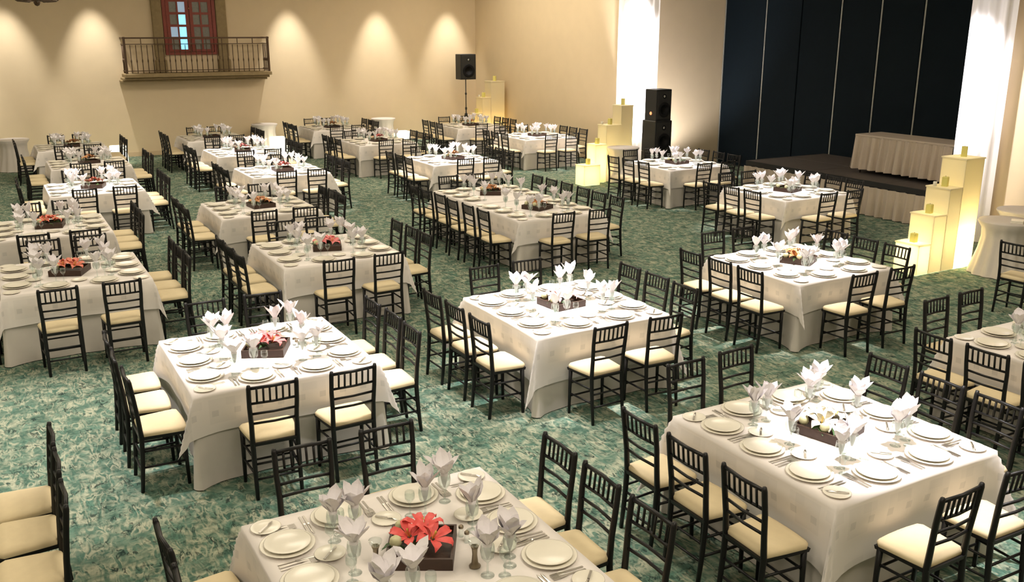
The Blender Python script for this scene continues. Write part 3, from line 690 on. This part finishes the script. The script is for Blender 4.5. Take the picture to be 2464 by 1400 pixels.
for key, (tx, ty, ph, tw, lv, lily, brz) in T.items():
    rd = random.Random(ord(key) * 31)
    dist = math.hypot(tx, ty)
    t = thing('dining_table', f'square dining table under white cloths, {ph}', 'table', (tx, ty, 0), 0, 'square dining tables')
    link('tabletop', TT, t)
    for sx in (-1, 1):
        for sy in (-1, 1): link('leg', TL, t, (sx * .62, sy * .62, 0))
    rq = (ti % 4) * PI / 2 if key not in 'NABCE' else 0
    o = link('tablecloth', UND[ti % 3], None, (tx, ty, 0), rq); tag(o, f'floor-length white tablecloth, {ph}', 'tablecloth', 'floor-length tablecloths')
    o = link('overlay_cloth', OVL if key in 'CB' else OVR[ti % 3], None, (tx, ty, 0), rq); tag(o, f'white overlay cloth with grey woven squares, {ph}', 'tablecloth', 'square overlay cloths')
    ti += 1
    flower_box(tx + rd.uniform(-.03, .03), ty + rd.uniform(-.03, .03), brz, lily, ph, lv >= 1,
               (f'dark flower box with {lily} lilies, {ph}' if lily else f'dark flower box with pale roses, {ph}'))
    for sd in 'wsen':
        if (key, sd) in SKIP: continue
        n3 = len(SIDES[sd]); words = SEAT3 if n3 == 3 else SEAT2
        for i in range(n3):
            # chair
            cx, cy = SIDES[sd][i]; off = tw.get(sd)
            if off is not None:
                if sd in 'we': cx = off
                else: cy = off
            cx += rd.uniform(-.012, .012); cy += rd.uniform(-.012, .012)
            rz = ROT[sd] + rd.uniform(-.05, .05)
            # (cx, cy) is where the back's top stands; the seat centre lies .195 in front of it
            wx, wy = tx + cx + .195 * -math.sin(rz), ty + cy + .195 * math.cos(rz)
            chair(wx, wy, rz, f'dark cream-cushioned chair, {words[i]} seat, {SW[sd]}, {ph}', 'dark chairs around ' + ph, lv >= 1)
            # place setting
            px, py = PLATES[sd][i]; a = ROT[sd]
            ux, uy = math.cos(a), math.sin(a); vx, vy = -uy, ux     # u: diner's right, v: towards the table centre
            where = f'{words[i]} place, {SW[sd]}, {ph}'
            def at(r, f): return (tx + px + ux * r + vx * f, ty + py + uy * r + vy * f)
            def put(nm, me, r, f, z, lab, cat, grp, rot=None):
                x_, y_ = at(r, f)
                return tag(link(nm, me, None, (x_, y_, z), a if rot is None else rot), lab, cat, grp)
            put('charger', charger, 0, 0, ZP, f'wide cream charger, {where}', 'charger', 'chargers')
            put('dinner_plate', dinner, 0, 0, ZP + .0095, f'cream plate on charger, {where}', 'plate', 'dinner plates')
            bpx, bpy_ = BREAD[sd][i]
            tag(link('bread_plate', bread, None, (tx + bpx + rd.uniform(-.006, .006), ty + bpy_ + rd.uniform(-.006, .006), ZP), a), f'small bread plate, {where}', 'bread plate', 'bread plates')
            gx, gf = {('w', 2): .07, ('n', 0): -.02, ('s', 1): -.045}.get((sd, i), .03) + rd.uniform(-.008, .008), .222 + rd.uniform(-.006, .012)
            put('goblet', goblet, gx, gf, ZP, f'clear goblet holding a napkin, {where}', 'goblet', 'goblets')
            put('folded_napkin', NAP[rd.randrange(4)], gx, gf, ZP + .092, f'white folded napkin in goblet, {where}', 'napkin', 'folded napkins', rd.uniform(0, 6))
            put('wine_glass', wine, gx + .075, gf - .043, ZP, f'small wine glass, {where}', 'wine glass', 'wine glasses')
            if lv == 2:
                for k in range(2):
                    put('table_knife', knife, .165 + .022 * k, -.10, ZP, f'steel knife {("beside plate", "outermost")[k]}, {where}', 'knife', 'table knives')
                    put('table_fork', fork, -.165 - .026 * k, -.10, ZP, f'steel fork {("beside plate", "outermost")[k]}, {where}', 'fork', 'table forks')
                tag(link('butter_knife', butter, None, (tx + bpx, ty + bpy_, ZP), a + .8), f'butter knife on bread plate, {where}', 'knife', 'butter knives')
    if lv == 2:
        for k, (sx, sy) in enumerate(((.27, .05), (.27, -.02))):
            s_ = thing('shaker', f'small glass shaker, {("salt", "pepper")[k]} of the pair, {ph}', 'shaker', (tx + sx, ty + sy, ZP), 0, 'table shakers')
            link('shaker_body', shaker, s_); link('shaker_cap', shtop, s_)
    if key == 'N':
        for k, (sx, sy) in enumerate(((.20, -.25), (-.24, .0))):
            s_ = thing('candle_holder', ('pewter candle holder with glass cup beside the red lilies', 'pewter candle holder with glass cup behind the red lilies')[k], 'candle holder', (tx + sx, ty + sy, ZP), 0, 'pewter candle holders')
            link('holder_body', budv, s_); link('glass_cup', bowl, s_)

# chairs of tables that stand outside the frame
for i, y in enumerate((6.25, 5.81, 5.33)):
    chair(.12 - .195, y, PI / 2, ('dark chair cut by the left edge, farthest of the three', 'dark chair cut by the left edge, middle of the three', 'dark chair in the lower left corner, nearest of the three')[i], 'chairs at the lower left edge', True)
chair(10.95, 6.62, -PI / 2 + .05, 'dark chair at the right edge before the round draped table', 'chairs at the right edge', True)
